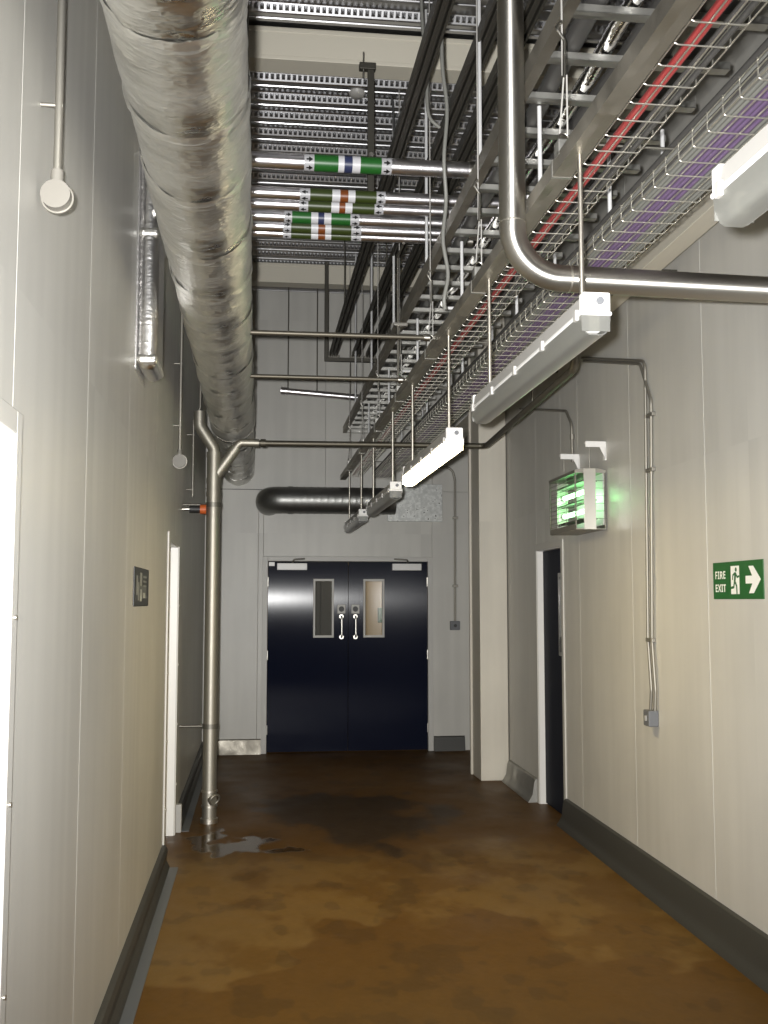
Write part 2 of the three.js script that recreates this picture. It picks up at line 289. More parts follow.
// double doors
function doorFrameBack(parent, mt) {
  for (const [x0, x1] of [[DX0 - 0.055, DX0], [DX1, DX1 + 0.055]]) mesh('door_jamb', box(x0, x1, 0, DTOP + 0.05, -BACK + 0.012, -BACK - 0.12, 0.003), mt, parent);
  mesh('door_head', box(DX0, DX1, DTOP, DTOP + 0.05, -BACK + 0.012, -BACK - 0.12, 0.003), mt, parent);
}
{
  const d = structure('door_1', 'navy double doors with slim vision panels and pull handles', 'door');
  doorFrameBack(d, M.frame);
  const mid = (DX0 + DX1) / 2, zf = -BACK - 0.02;
  [[DX0 + 0.004, mid - 0.003, 1], [mid + 0.003, DX1 - 0.004, -1]].forEach(([x0, x1, s], i) => {
    const win = i ? [atD(364.5, 580, BACK).x, atD(383.5, 580, BACK).x] : [atD(314.5, 580, BACK).x, atD(333, 580, BACK).x];
    const y0 = atD(350, 636.5, BACK).y, y1 = atD(350, 580, BACK).y;
    const sh = new THREE.Shape([[x0, 0.012], [x1, 0.012], [x1, DTOP - 0.004], [x0, DTOP - 0.004]].map(p => new THREE.Vector2(...p)));
    sh.holes.push(new THREE.Path([[win[0], y0], [win[0], y1], [win[1], y1], [win[1], y0]].map(p => new THREE.Vector2(...p))));
    const g = metreUV(new THREE.ExtrudeGeometry(sh, { depth: 0.045, bevelEnabled: false })); g.translate(0, 0, zf - 0.045);
    const leaf = mesh('door_leaf', g, M.navy, d);
    const fr = new THREE.Shape([[win[0] - 0.008, y0 - 0.008], [win[1] + 0.008, y0 - 0.008], [win[1] + 0.008, y1 + 0.008], [win[0] - 0.008, y1 + 0.008]].map(p => new THREE.Vector2(...p)));
    fr.holes.push(new THREE.Path([[win[0] + 0.008, y0 + 0.01], [win[0] + 0.008, y1 - 0.01], [win[1] - 0.008, y1 - 0.01], [win[1] - 0.008, y0 + 0.01]].map(p => new THREE.Vector2(...p))));
    const wg = metreUV(new THREE.ExtrudeGeometry(fr, { depth: 0.012, bevelEnabled: true, bevelSize: 0.004, bevelThickness: 0.004, bevelSegments: 2 })); wg.translate(0, 0, zf);
    mesh('vision_panel_frame', wg, M.frame, leaf);
    mesh('vision_panel_glass', box(win[0], win[1], y0, y1, zf - 0.02, zf - 0.024), M.glass, leaf);
    // lever lock plate with a black cylinder, and a D pull
    const px = i ? 355.5 : 341.5, h = atD(px, 609, BACK), hb = atD(px, 616.5, BACK), he = atD(px, 637, BACK);
    mesh('lock_plate', box(h.x - 0.045, h.x + 0.045, h.y - 0.05, h.y + 0.05, zf, zf + 0.012, 0.004), M.frame, leaf);
    mesh('lock_cylinder', rod(V(h.x, h.y, zf + 0.01), V(h.x, h.y, zf + 0.022), 0.03, 16), M.black, leaf);
    mesh('pull_handle', sweep(bent([V(hb.x, hb.y, zf), V(hb.x, hb.y, zf + 0.06), V(he.x, he.y, zf + 0.06), V(he.x, he.y, zf)], 0.03), 0.011, 10), M.steel, leaf);
    for (const q of [hb, he]) mesh('handle_rose', rod(V(q.x, q.y, zf), V(q.x, q.y, zf + 0.01), 0.024, 14), M.steel, leaf);
    // door closer body and arm
    const cx0 = i ? atD(392, 566, BACK).x : atD(277, 566, BACK).x, cx1 = i ? atD(421, 566, BACK).x : atD(307, 566, BACK).x, cy = atD(300, 566.5, BACK).y;
    mesh('closer_body', box(cx0, cx1, cy - 0.04, cy + 0.035, zf, zf + 0.06, 0.006), M.white, leaf);
    mesh('closer_arm', sweep(bent([V((cx0 + cx1) / 2, cy + 0.03, zf + 0.03), V((cx0 + cx1) / 2 + 0.02, cy + 0.075, zf + 0.06), V((cx0 + cx1) / 2 + 0.14 * s, cy + 0.085, zf + 0.035)], 0.02), 0.009, 8), M.galvDark, leaf);
    for (const hy of [0.25, 1.05, 1.85]) mesh('hinge', rod(V(i ? x1 : x0, hy - 0.05, zf + 0.006), V(i ? x1 : x0, hy + 0.05, zf + 0.006), 0.009, 8), M.steel, leaf);
  });
  mesh('corner_plate', box(DX0 + 0.01, DX0 + 0.075, DTOP - 0.055, DTOP - 0.01, zf, zf + 0.012, 0.003), M.white, d);
}
// recessed doors in the side walls
function sideFrame(parent, x, dir, a, b, top, mt, recess, screws) { // x: wall face, dir: +1 when the room lies towards +x
  const w = 0.055, p = 0.012 * dir;
  for (const [d0, d1] of [[a - w, a], [b, b + w]]) mesh('architrave', box(x, x + p, 0, top + w, -d0, -d1, 0.003), M.frame, parent);
  mesh('architrave', box(x, x + p, top, top + w, -a, -b, 0.003), M.frame, parent);
  mesh('reveal', box(x - recess * dir, x + 0.001 * dir, 0, top, -b - 0.004, -b + 0.006), mt, parent); mesh('reveal', box(x - recess * dir, x + 0.001 * dir, 0, top, -a + 0.004, -a - 0.006), mt, parent);
  mesh('reveal', box(x - recess * dir, x + 0.001 * dir, top - 0.006, top + 0.004, -a, -b), mt, parent);
  if (screws) for (const d of [a - w / 2, b + w / 2]) for (let y = 0.35; y < top; y += 0.42) mesh('screw', rod(V(x + p, y, -d), V(x + p * 1.4, y, -d), 0.006, 8), M.steelDull, parent);
}
{
  const d2 = structure('door_2', 'white panel door set deep in the wall by the foil riser', 'door');
  sideFrame(d2, XL, 1, 6.75, 7.60, 2.03, M.white, 0.115, true);
  mesh('door_leaf', box(XL - 0.115, XL - 0.085, 0.01, 2.02, -6.757, -7.593, 0.002), M.white, d2);
  mesh('floor_block', box(XL, XL + 0.05, 0, 0.2, -7.67, -7.72, 0.008), M.paleGrey, d2);
  const d3 = structure('door_3', 'white panel door with screwed frame close to the viewer', 'door');
  sideFrame(d3, XL, 1, 1.55, 2.45, 2.03, M.white, 0.115, true);
  mesh('door_leaf', box(XL - 0.115, XL - 0.085, 0.01, 2.02, -1.557, -2.443, 0.002), M.white, d3);
  const d4 = structure('door_4', 'narrow navy door in white frame beneath the green lit unit', 'door'); d4.position.set(2.24, 0, -4.5); d4.rotation.y = TURN;
  const L = d => d - 4.5;
  sideFrame(d4, 0, -1, L(7.66), L(8.40), 2.055, M.white, 0.075, false);
  const leaf = mesh('door_leaf', box(0.045, 0.085, 0.01, 2.05, -L(7.667), -L(8.393), 0.002), M.navyMatt, d4);
  mesh('vision_panel_frame', box(0.035, 0.05, 1.22, 1.86, -L(7.73), -L(7.91), 0.004), M.steel, leaf);
  mesh('vision_panel_glass', box(0.032, 0.0345, 1.25, 1.83, -L(7.76), -L(7.88)), M.glass, leaf);
}

// the room that the vision panels look into
{
  const w = structure('wall_beyond', 'cream wall of the lit room seen through the vision panels', 'wall'), z0 = -BACK - 0.12;
  mesh('far_wall', box(-0.6, 2.9, 0, 3, z0 - 2.6, z0 - 2.7), M.tan, w); mesh('side_wall', box(-0.7, -0.6, 0, 3, z0, z0 - 2.7), M.cream, w); mesh('side_wall', box(2.8, 2.9, 0, 3, z0, z0 - 2.7), M.cream, w);
  mesh('room_ceiling', box(-0.7, 2.9, 3, 3.1, z0, z0 - 2.7), M.white, w); mesh('room_floor', box(-0.7, 2.9, -0.1, 0, z0, z0 - 2.7), M.plinth, w);
  const c = thing('tall_cupboard', 'tall dark cupboard seen through one vision panel', 'cupboard', [0.86, 0, z0 - 1.9]);
  mesh('body', box(-0.42, 0.34, 0, 2.1, 0, -0.45, 0.005), M.cupboard, c); mesh('door', box(-0.40, -0.04, 0.1, 2.05, 0, 0.015, 0.003), M.cupboard, c); mesh('door', box(-0.03, 0.32, 0.1, 2.05, 0, 0.015, 0.003), M.cupboard, c);
  const b = thing('switch_drop', 'green push button box on a cable seen through the vision panel', 'switch', [1.62, 0, z0 - 1.8]);
  mesh('cable', rod(V(0, 3, 0), V(0, 1.55, 0), 0.008, 6), M.galvDark, b); mesh('box', box(-0.06, 0.06, 1.36, 1.55, -0.04, 0.04, 0.008), M.bandGreen, b);
  const l = thing('batten_light', 'lit batten on the ceiling of the room beyond the doors', 'light', [1.7, 2.90, z0 - 1.2]);
  mesh('body', box(-0.6, 0.6, 0.03, 0.08, -0.05, 0.05, 0.004), M.white, l);
  mesh('lit_tube', rod(V(-0.56, 0, 0), V(0.56, 0, 0), 0.02, 10), std({ color: 0xffffff, emissive: lin(1, 0.85, 0.6), emissiveIntensity: 4 }), l);
  const a = new THREE.RectAreaLight(lin(1, 0.80, 0.5), 45, 1.1, 0.06); a.position.set(1.7, 2.87, z0 - 1.2); a.rotation.x = -Math.PI / 2; scene.add(a);
}

// structural steel and the column
for (const [a, label] of [[5.96, 'cream roof beam that carries the black clamp strut'], [10.33, 'cream roof beam above the end wall with the double doors']]) {
  const b = thing('roof_beam', label, 'beam', [0, 0, -a], 0, 'roof beams');
  mesh('web', box(-0.56, 2.22, 4.87, 5.05, 0, -0.02), M.cream, b); mesh('bottom_flange', box(-0.56, 2.22, 4.85, 4.875, 0.002, -0.165, 0.004), M.cream, b);
  mesh('stiffener', box(-0.55, 2.21, 5.018, 5.046, 0.004, -0.165, 0.004), M.cream, b);
}
{
  const c = thing('column', 'cream clad column standing against the cladding wall', 'column', [2.06, 0, -9.5]);
  mesh('cladding', box(0, 0.262, 0, 5.05, 0, -0.36, 0.008), M.column, c);
  mesh('rear_return', box(-0.02, 0.25, 0, 5.05, -0.36, -0.40, 0.006), M.column, c);
}

/* ------------------------------------------------------------------ ducts and pipes */
const DUCT = { x: -0.203, y: 3.07, r: 0.170 };
{
  const t = thing('foil_duct', 'large round duct wrapped in crinkled silver foil along the wall', 'duct', [DUCT.x, DUCT.y, 0]);
  const seams = [0.5, 1.1, 1.7, 2.31]; for (let d = 2.8; d < 11.2; d += rr(0.42, 0.58)) seams.push(d); seams.push(BACK);
  for (let i = 0; i < seams.length - 1; i++) {
    const a = seams[i], b = seams[i + 1], n = Math.ceil((b - a) / 0.02), pts = []; for (let k = 0; k <= n; k++) pts.push(V(0, 0, -(a + (b - a) * k / n)));
    const dent = rr(0, 50);
    const g = sweep(pts, (l, ang) => {
      const d = a + l, sp = ang / 6.28318, sx = Math.cos(ang), sy = Math.sin(ang);
      const big = fbm(sx * 1.6 + dent, sy * 1.6 + d * 2.2, 5, 2) - 0.5, fine = fbm(sx * 3 + sy * 2 + d * 1.5, d * 16 + sx * 3, 7, 3) - 0.5;
      const nip = Math.exp(-Math.pow(Math.min(l, b - a - l) / 0.035, 2));
      return DUCT.r + 0.016 * big + 0.011 * fine - 0.0015 * nip;
    }, 56, i === 0 || i === seams.length - 2);
    mesh('foil_section', g, M.foil, t);
    if (i) { const w = rr(0.022, 0.04); const pt = []; for (let k = 0; k <= 4; k++) pt.push(V(0, 0, -(a - w + 2 * w * k / 4))); const k0 = rr(0, 9); mesh('tape_band', sweep(pt, (l, ang) => DUCT.r + 0.001 + 0.003 * Math.sin(Math.min(1, Math.max(0, l / (2 * w))) * 3.1416) + 0.012 * (fbm(Math.cos(ang) * 4 + k0, Math.sin(ang) * 4 + l * 20, 3, 2) - 0.5), 56, false), M.foilTape, t); }
  }
}
for (const d of [8.2]) { // flat straps that carry the duct
  const pts = [V(DUCT.x - 0.178, 5.05, -d), V(DUCT.x - 0.178, DUCT.y, -d)]; for (let k = 1; k < 12; k++) { const a = Math.PI + k / 12 * Math.PI; pts.push(V(DUCT.x + 0.182 * Math.cos(a), DUCT.y + 0.182 * Math.sin(a), -d)); } pts.push(V(DUCT.x + 0.178, DUCT.y, -d), V(DUCT.x + 0.178, 5.05, -d));
  const P = [], I = []; pts.forEach((p, i) => { const q = pts[Math.min(pts.length - 1, i + 1)].clone().sub(pts[Math.max(0, i - 1)]).normalize(), nx = -q.y, ny = q.x; for (const [o, z] of [[0, 0.016], [0.002, 0.016], [0.002, -0.016], [0, -0.016]]) P.push(p.x - nx * o, p.y - ny * o, p.z + z); });
  for (let i = 0; i < pts.length - 1; i++) for (let k = 0; k < 4; k++) { const a = i * 4 + k, b = i * 4 + (k + 1) % 4; I.push(a, a + 4, b, b, a + 4, b + 4); }
  const g = new THREE.BufferGeometry(); g.setAttribute('position', new THREE.Float32BufferAttribute(P, 3)); g.setIndex(I); const h = g.toNonIndexed(); h.computeVertexNormals(); h.setAttribute('uv', new THREE.BufferAttribute(new Float32Array(h.attributes.position.count * 2), 2));
  single('duct_strap', 'thin metal strap slung under the foil duct from the roof', 'strap', h, M.galvDark);
}
{ // hanger plate over the duct
  const d = 5.75, p = atD(244.5, 288, d), t = thing('duct_hanger', 'pale hanger plate on a rod above the foil duct', 'hanger', [p.x, DUCT.y + 0.155, -d]);
  mesh('plate', box(-0.022, 0.022, 0, 0.29, -0.006, 0.006, 0.003), M.white, t); mesh('rod', rod(V(0, 0.27, 0), V(0, TOP - DUCT.y - 0.15, 0), 0.007, 8), M.galvDark, t);
}
{ // dark spiral duct across the end wall
  const d = BACK - 0.3, c = atD(320, 500.5, d), e = atD(257, 500.5, d), r = 0.145, f = atD(372, 500.5, d), xe = e.x + 0.13;
  const t = thing('spiral_duct', 'dark spiral wound duct elbowed into the end wall above the doors', 'duct', [0, c.y, -d]);
  const pts = bent([V(xe, 0, -0.297), V(xe, 0, 0), V(xe + 0.5, 0, 0)], 0.2, 10);
  mesh('elbow', sweep(pts, r, 28), M.spiral, t);
  const x0 = xe + 0.22, x1 = f.x + 0.25, st = []; for (let k = 0; k <= 90; k++) st.push(V(x0 + (x1 - x0) * k / 90, 0, 0));
  mesh('straight_run', sweep(st, (l, a) => r + 0.0035 * Math.pow(Math.max(0, Math.cos((l / 0.075 - a / 6.28318) * 6.28318)), 8), 32), M.spiral, t);
  mesh('joint_collar', rod(V(x0 - 0.02, 0, 0), V(x0 + 0.03, 0, 0), r + 0.006, 28), M.spiral, t);
}
{
  const a = atD(387, 484, BACK), b = atD(442, 522, BACK);
  const t = thing('access_plate', 'flat galvanised cover plate on the end wall beside the column', 'plate', [(a.x + b.x) / 2, b.y, -BACK]);
  const w = (b.x - a.x) / 2, h = a.y - b.y; mesh('plate', box(-w, w, 0, h, 0, 0.03, 0.004), M.zinc, t);
  for (const [x, y] of [[-w + 0.04, 0.04], [w - 0.04, 0.04], [-w + 0.04, h - 0.04], [w - 0.04, h - 0.04]]) mesh('rivet', rod(V(x, y, 0.03), V(x, y, 0.036), 0.008, 8), M.steel, t);
}
{ // foil boxed riser on the side wall
  const d0 = 4.80, t = thing('foil_riser', 'foil wrapped flat riser box fixed high on the cladding wall', 'duct', [XL, 2.71, -d0]);
  mesh('wrap', roundBox(0.004, 0.095, 0, 1.07, 0, -0.34, 0.044), M.foilBox, t);
  for (const y of [0.02, 0.62, 1.0]) mesh('tape_band', roundBox(0.004, 0.099, y, y + 0.05, 0.004, -0.344, 0.02), M.foilTape, t);
  mesh('wall_flange', box(0.001, 0.006, -0.01, 1.07, 0.03, -0.37), M.foilBox, t);
  mesh('collar_knot', sweep(bent([V(0.08, 0.74, 0.01), V(0.12, 0.77, 0.0), V(0.12, 0.74, -0.1)], 0.02), 0.02, 8), M.foilTape, t);
}
{ // stainless drain pipe by the far door
  const x = -0.33, d = 8.0, r = 0.053, t = thing('drain_pipe', 'stainless drain pipe with angled branch running down to the floor', 'pipe', [x, 0, -d]);
  const yj = atD(213, 455, d).y, yt = atD(203, 418, d).y, xt = atD(203, 418, d).x - x - 0.025;
  mesh('stack', sweep([V(0, 0, 0), V(0, yj, 0)], r, 20), M.drain, t);
  mesh('offset_bend', sweep(bent([V(0, yj, 0), V(0, yj + 0.05, 0), V(xt, yt - 0.06, 0), V(xt, yt + 0.05, 0)], 0.08), r * 0.86, 18), M.drain, t);
  const b0 = atD(222, 470, d), b1 = atD(240, 448, d), b2 = atD(255, 443, d);
  mesh('branch', sweep(bent([V(0, yj - 0.18, 0), V(b1.x - x - 0.03, b1.y, 0)], 0.05), r * 0.84, 16), M.drain, t);
  mesh('branch_elbow', sweep(bent([V(b1.x - x - 0.06, b1.y - 0.03, 0), V(b1.x - x, b2.y, 0), V(b2.x - x + 0.03, b2.y, 0)], 0.05), 0.032, 14), M.drain, t);
  for (const y of [yj, yj - 0.2, yj - 0.30]) mesh('coupling', rod(V(0, y - 0.02, 0), V(0, y + 0.02, 0), r + 0.004, 20), M.drain, t);
  for (const py of [505, 726]) { const y = atD(211, py, d).y; mesh('pipe_clip', merge(rod(V(0, y - 0.018, 0), V(0, y + 0.018, 0), r + 0.006, 18), rod(V(-0.2275, y, 0), V(0, y, 0), 0.009, 8)), M.galvDark, t); }
  const y1 = atD(211, 800, d).y;
  for (const [q0, q1, e] of [[0, 0.035, 0.012], [y1 - 0.05, y1 - 0.035, 0.007], [y1 + 0.06, y1 + 0.075, 0.007]]) mesh('floor_coupling', rod(V(0, q0, 0), V(0, q1, 0), r + e, 18), M.steelDull, t);
  const tor = new THREE.TorusGeometry(0.042, 0.008, 8, 16); tor.rotateX(0.5); tor.rotateY(0.7); tor.translate(0.04, y1 + 0.01, 0.05);
  mesh('rodding_eye', merge(tor, rod(V(0.0, y1 + 0.01, 0.02), V(0.035, y1 + 0.01, 0.06), 0.03, 12)), M.drain, t);
}
{ // small valve beside the drain pipe
  const d = 8.0, p = atD(198, 506, d), t = thing('red_valve', 'small red and black valve between wall and drain pipe', 'valve', [p.x, p.y - 0.03, -d + 0.06]);
  mesh('body', rod(V(-0.06, 0, 0), V(0.02, 0, 0), 0.03, 14), M.black, t); mesh('cap', rod(V(0.02, 0, 0), V(0.065, 0, 0), 0.036, 14), M.orange, t); mesh('stem', rod(V(XL - p.x, 0, 0), V(-0.06, 0, 0), 0.012, 8), M.steel, t);
}
{ // pipe that crosses the corridor, turns towards the viewer and rises
  const d = 8.0, a = atD(254, 443, d), b = atD(486, 446, d), h = b.y, c = atY(575, 368, h), u = V(c.x, h + 0.32, c.z);
  const t = thing('condensate_pipe', 'slim dark steel pipe crossing the corridor below the cable trays', 'pipe');
  mesh('pipe', sweep(bent([a.clone().add(V(0.042, 0, 0)), b, c, u], 0.06), 0.022, 12), M.darkPipe, t);
  mesh('union', rod(a.clone().add(V(0.05, 0, 0)), a.clone().add(V(0.09, 0, 0)), 0.032, 14), M.darkPipe, t);
  const clip = b.clone().lerp(c, 0.62); mesh('clip', rod(clip, clip.clone().add(V(0, 0.28, 0)), 0.006, 6), M.galvDark, t);
}
{ // two slim braces between duct and tray channel
  for (const [px, py, d, lab] of [[437, 338, 5.29, 'slim steel brace from foil duct to channel, under the banded pipes'], [408, 380, 6.3, 'slim steel brace from foil duct to channel, beside the drop rod']]) {
    const e = atD(px, py, d), y = e.y; const t = thing('brace_rod', lab, 'rod', [0, y, -d], 0, 'braces under the trays');
    mesh('rod', rod(V(DUCT.x + 0.145, 0.0, 0), V(0.893, 0, 0), 0.013, 10), M.darkPipe, t); mesh('end_nut', rod(V(0.86, 0, 0), V(0.89, 0, 0), 0.02, 6), M.steel, t);
  }
  const e = atD(398, 380, 6.3); const t = thing('drop_rod', 'dark threaded drop rod hanging below the banded pipes', 'rod', [e.x, e.y, -6.3]);
  mesh('rod', rod(V(0, 0, 0), V(0, 3.80 - e.y, 0), 0.008, 8), M.galvDark, t); mesh('pipe_hook', rod(V(0, 3.79 - e.y, 0), V(0, 3.79 - e.y, 0.26), 0.008, 8), M.galvDark, t); mesh('clamp', box(-0.03, 0.06, 0.34, 0.36, -0.02, 0.02, 0.003), M.steel, t);
}
{ // large stainless process pipe: drops, bends and runs out through the wall
  const d = 3.32, p0 = atD(512, 0, d), c = atD(513, 276, d), r = 0.045, e = atD(768, 290, d), s = (e.y - c.y) / (e.x - c.x);
  const t = thing('process_pipe', 'polished stainless pipe with wide elbow in front of the trays', 'pipe', [c.x, 0, -d]);
  const x2 = XR(d) - c.x - 0.006, y2 = c.y + s * x2;
  mesh('pipe', sweep(bent([V(0, 5.05, 0), V(0, c.y, 0), V(x2, y2, 0)], 0.17, 14), r, 28), M.steelPipe, t);
  mesh('weld', rod(V(0, c.y + 0.18, 0), V(0, c.y + 0.186, 0), r + 0.0015, 24), M.steelDull, t);
  mesh('weld', rod(V(0.19, c.y + s * 0.19, 0), V(0.196, c.y + s * 0.196, 0), r + 0.0015, 24), M.steelDull, t);
}
// pipes with identification bands, crossing above the trays
const arrowTex = dir => { const c = document.createElement('canvas'); c.width = 256; c.height = 64; const g = c.getContext('2d'); g.fillStyle = '#a9a9ac'; g.fillRect(0, 0, 256, 64); g.fillStyle = '#111'; for (let k = 0; k < 6; k++) { const y = 32, x = k * 43 + 21; g.beginPath(); if (dir > 0) { g.moveTo(x, 56); g.lineTo(x - 14, 30); g.lineTo(x + 14, 30); } else { g.moveTo(x, 8); g.lineTo(x - 14, 34); g.lineTo(x + 14, 34); } g.fill(); g.fillRect(x - 4, 14, 8, 36); } const t = new THREE.CanvasTexture(c); t.colorSpace = THREE.SRGBColorSpace; t.wrapS = t.wrapT = THREE.RepeatWrapping; return t; };
const ARROW = { [-1]: std({ map: arrowTex(-1), roughness: 0.4 }), 1: std({ map: arrowTex(1), roughness: 0.4 }) };
{
  const rows = [ // row in picture, height, radius, band edges in picture, colours, arrow, right end
    [163.5, 3.86, 0.041, [304, 314, 338, 344, 352, 360, 381, 391], 'green', 'blue', -1, 474, 'foil pipe with green and blue bands, highest of the banded pipes'],
    [193.5, 3.85, 0.033, [300, 310, 332, 340, 348, 355, 376, 385], 'olive', 'brown', 1, 520, 'foil pipe with olive and brown bands, arrows towards the trays'],
    [204.5, 3.84, 0.033, [299, 308, 331, 339, 345, 352, 374, 383], 'olive', 'brown', 1, 520, 'foil pipe with olive and brown bands beside a blue banded pipe'],
    [216.5, 3.85, 0.035, [284, 292, 311, 318, 324, 331, 350, 359], 'green', 'blue', -1, 500, 'foil pipe with green and blue bands, beside brown banded pipes'],
    [226.5, 3.84, 0.034, [283, 291, 311, 318, 325, 331, 351, 361], 'olive', 'brown', -1, 500, 'foil pipe with olive bands, packed behind the blue banded pipe'],
    [233.5, 3.82, 0.026, [283, 291, 311, 318, 325, 331, 351, 361], 'olive', 'brown', 1, 470, 'thin pipe with olive and brown bands, furthest of the banded pipes'],
  ];
  for (const [py, y, r, e, c1, c2, dir, end, label] of rows) {
    const d = -atY(330, py + (py < 180 ? 0 : 2), y).z, t = thing('banded_pipe', label, 'pipe', [0, y, -d], 0, 'banded pipes above the trays');
    const x1 = atD(end, py, d).x, X = e.map(p => atD(p, py, d).x);
    mesh('lagging', sweep(Array.from({ length: 60 }, (_, k) => V(XL + (x1 - XL) * k / 59, 0, 0)), r, 18), M.lagging, t);
    const col = { green: M.bandGreen, olive: M.bandOlive, blue: M.bandBlue, brown: M.bandBrown };
    const mats = [ARROW[dir], col[c1], M.bandWhite, col[c2], M.bandWhite, col[c1], ARROW[dir]], names = ['arrow_band', 'colour_band', 'white_band', 'code_band', 'white_band', 'colour_band', 'arrow_band'];
    for (let k = 0; k < 7; k++) { const g = sweep([V(X[k], 0, 0), V(X[k + 1], 0, 0)], r + 0.0015, 24, false); const uv = g.attributes.uv; for (let i = 0; i < uv.count; i++) uv.setXY(i, uv.getX(i) / (6.2832 * (r + 0.0015)), uv.getY(i) / (X[k + 1] - X[k])); mesh(names[k], g, mats[k], t); }
    mesh('end_collar', rod(V(x1 - 0.03, 0, 0), V(x1 + 0.012, 0, 0), r + 0.006, 18), M.steel, t);
  }
}
{ // slanting foil pipe near the end wall
  const a = atD(284, 391, 11.0), b = atD(362, 398, 11.0);
  const t = thing('foil_pipe', 'short shiny foil pipe slung on thin rods near the end wall', 'pipe');
  mesh('pipe', rod(a, b, 0.036, 16), M.lagging, t); mesh('end_cap', rod(a.clone().lerp(b, -0.04), a.clone().lerp(b, 0.04), 0.042, 14), M.lagging, t);
  for (const f of [0.05, 0.42, 0.85]) { const p = a.clone().lerp(b, f); mesh('hanger', rod(p, V(p.x, 5.05, p.z), 0.006, 6), M.galvDark, t); }
}

/* ------------------------------------------------------------------ bars, ladder rack, channel, baskets */
const cProfile = (w, h, t = 0.004, lip = 0.012) => [[-w / 2, 0], [-w / 2, h], [w / 2, h], [w / 2, 0], [w / 2 - lip, 0], [w / 2 - lip, t], [w / 2 - t, t], [w / 2 - t, h - t], [-w / 2 + t, h - t], [-w / 2 + t, t], [-w / 2 + lip, t], [-w / 2 + lip, 0]];
const BARY = 4.08;
{
  const end = 10.3;
  const spots = [[0.306, 'nearest the banded ends'], [0.40, 'middle'], [0.458, 'beside the rack']];
  const labels = ['dark steel strut high under the roof deck, furthest from the ladder rack', 'dark steel strut high under the roof deck, between two others', 'dark steel strut high under the roof deck, closest to the ladder rack'];
  spots.forEach(([k], i) => {
    const x = k * (BARY - EYE), t = thing('roof_strut', labels[i], 'strut', [x, BARY, 0], 0, 'dark struts under the roof deck');
    for (const s of [-1, 1]) { const m = mesh('channel', prism(cProfile(0.036, 0.06), end + 0.4), M.darkBar, t); m.position.set(s * 0.0185, 0, 0.4); }
    for (const d of [2.3, 8.9]) mesh('bolt', rod(V(0, 0.055, -d), V(0, TOP - BARY, -d), 0.006, 6), M.galvDark, t);
    mesh('end_bracket', box(-0.06, 0.06, -0.008, 0.02, -end + 0.02, -end + 0.06, 0.003), M.galvDark, t);
  });
  const a = atD(326, 357, end), t = thing('trapeze_hanger', 'dark trapeze hanger holding the far ends of the struts', 'hanger', [0, BARY - 0.045, -end + 0.05]);
  mesh('cross_bar', box(a.x - 0.02, 1.32, 0, 0.037, -0.02, 0.02, 0.003), M.darkBar, t); mesh('upright', box(a.x - 0.02, a.x + 0.02, 0.037, TOP - BARY + 0.045, -0.02, 0.02, 0.003), M.darkBar, t); mesh('upright', box(1.29, 1.32, 0.037, TOP - BARY + 0.045, -0.02, 0.02, 0.003), M.darkBar, t);
}
{ // black strut from the beam clamp
  const p = atD(371, 66, 5.94), t = thing('clamp_strut', 'black slotted strut hanging from a clamp on the roof beam', 'strut', [p.x, 3.92, -5.94]);
  mesh('strut', box(-0.02, 0.02, 0, 0.93, -0.02, 0.0, 0.003), M.darkBar, t); mesh('beam_clamp', box(-0.07, 0.03, 0.89, 0.932, -0.035, 0.012, 0.005), M.darkBar, t); mesh('bolt', rod(V(-0.045, 0.84, -0.01), V(-0.045, 0.99, 0.015), 0.006, 8), M.steel, t); mesh('slot_bolt', rod(V(0, 0.36, 0), V(0, 0.36, 0.02), 0.014, 8), M.steel, t);
}
{ // sounder on the deck with its cable
  const p = atD(357, 90, 6.7), t = thing('roof_detector', 'round grey detector fixed below the roof deck with curved cable', 'detector', [p.x, p.y, -6.7]);
  const g = new THREE.LatheGeometry([[0.001, -0.05], [0.04, -0.048], [0.055, -0.03], [0.06, 0], [0.075, 0.01], [0.075, 0.03], [0.001, 0.03]].map(q => new THREE.Vector2(...q)), 24);
  mesh('body', g, M.paleGrey, t); mesh('stem', rod(V(0, 0.03, 0), V(0, TOP - p.y, 0), 0.012, 8), M.galvDark, t);
  mesh('cable', sweep(bent([V(0.06, 0.02, 0), V(0.17, 0.03, 0), V(0.24, -0.06, 0.02), V(0.25, -0.32, 0.02)], 0.09, 8), 0.008, 8), M.rubber, t);
}
const LAD = { x0: 0.93, x1: 1.615, y: 3.48, a: 0.6, b: 11.3 };
{
  const t = thing('ladder_rack', 'galvanised ladder rack with many flat rungs above the corridor', 'cable rack', [0, LAD.y, 0]);
  mesh('side_rail', prism([[0.93, 0], [0.97, 0], [0.97, 0.006], [0.938, 0.006], [0.938, 0.064], [0.97, 0.064], [0.97, 0.07], [0.93, 0.07]], LAD.b - LAD.a).translate(0, 0, -LAD.a), M.channel, t);
  const rung = merge(box(LAD.x0 + 0.03, LAD.x1, 0.004, 0.008, 0.02, -0.02), box(LAD.x0 + 0.03, LAD.x1, 0.004, 0.03, 0.02, 0.0165), box(LAD.x0 + 0.03, LAD.x1, 0.004, 0.03, -0.0165, -0.02));
  for (let d = 0.75; d < LAD.b; d += 0.285) { const m = mesh('rung', rung, M.galv, t); m.position.z = -d; }
}
for (const d of [2.85, 4.28, 5.71, 7.14, 8.57, 10.0]) single('ladder_hanger', 'long white hanger rod from roof deck to ladder rack', 'rod', rod(V(0.945, LAD.y + 0.06, -d), V(0.945, TOP + 0.02, -d), 0.009, 8), M.rodWhite, 'white rods holding the ladder rack');
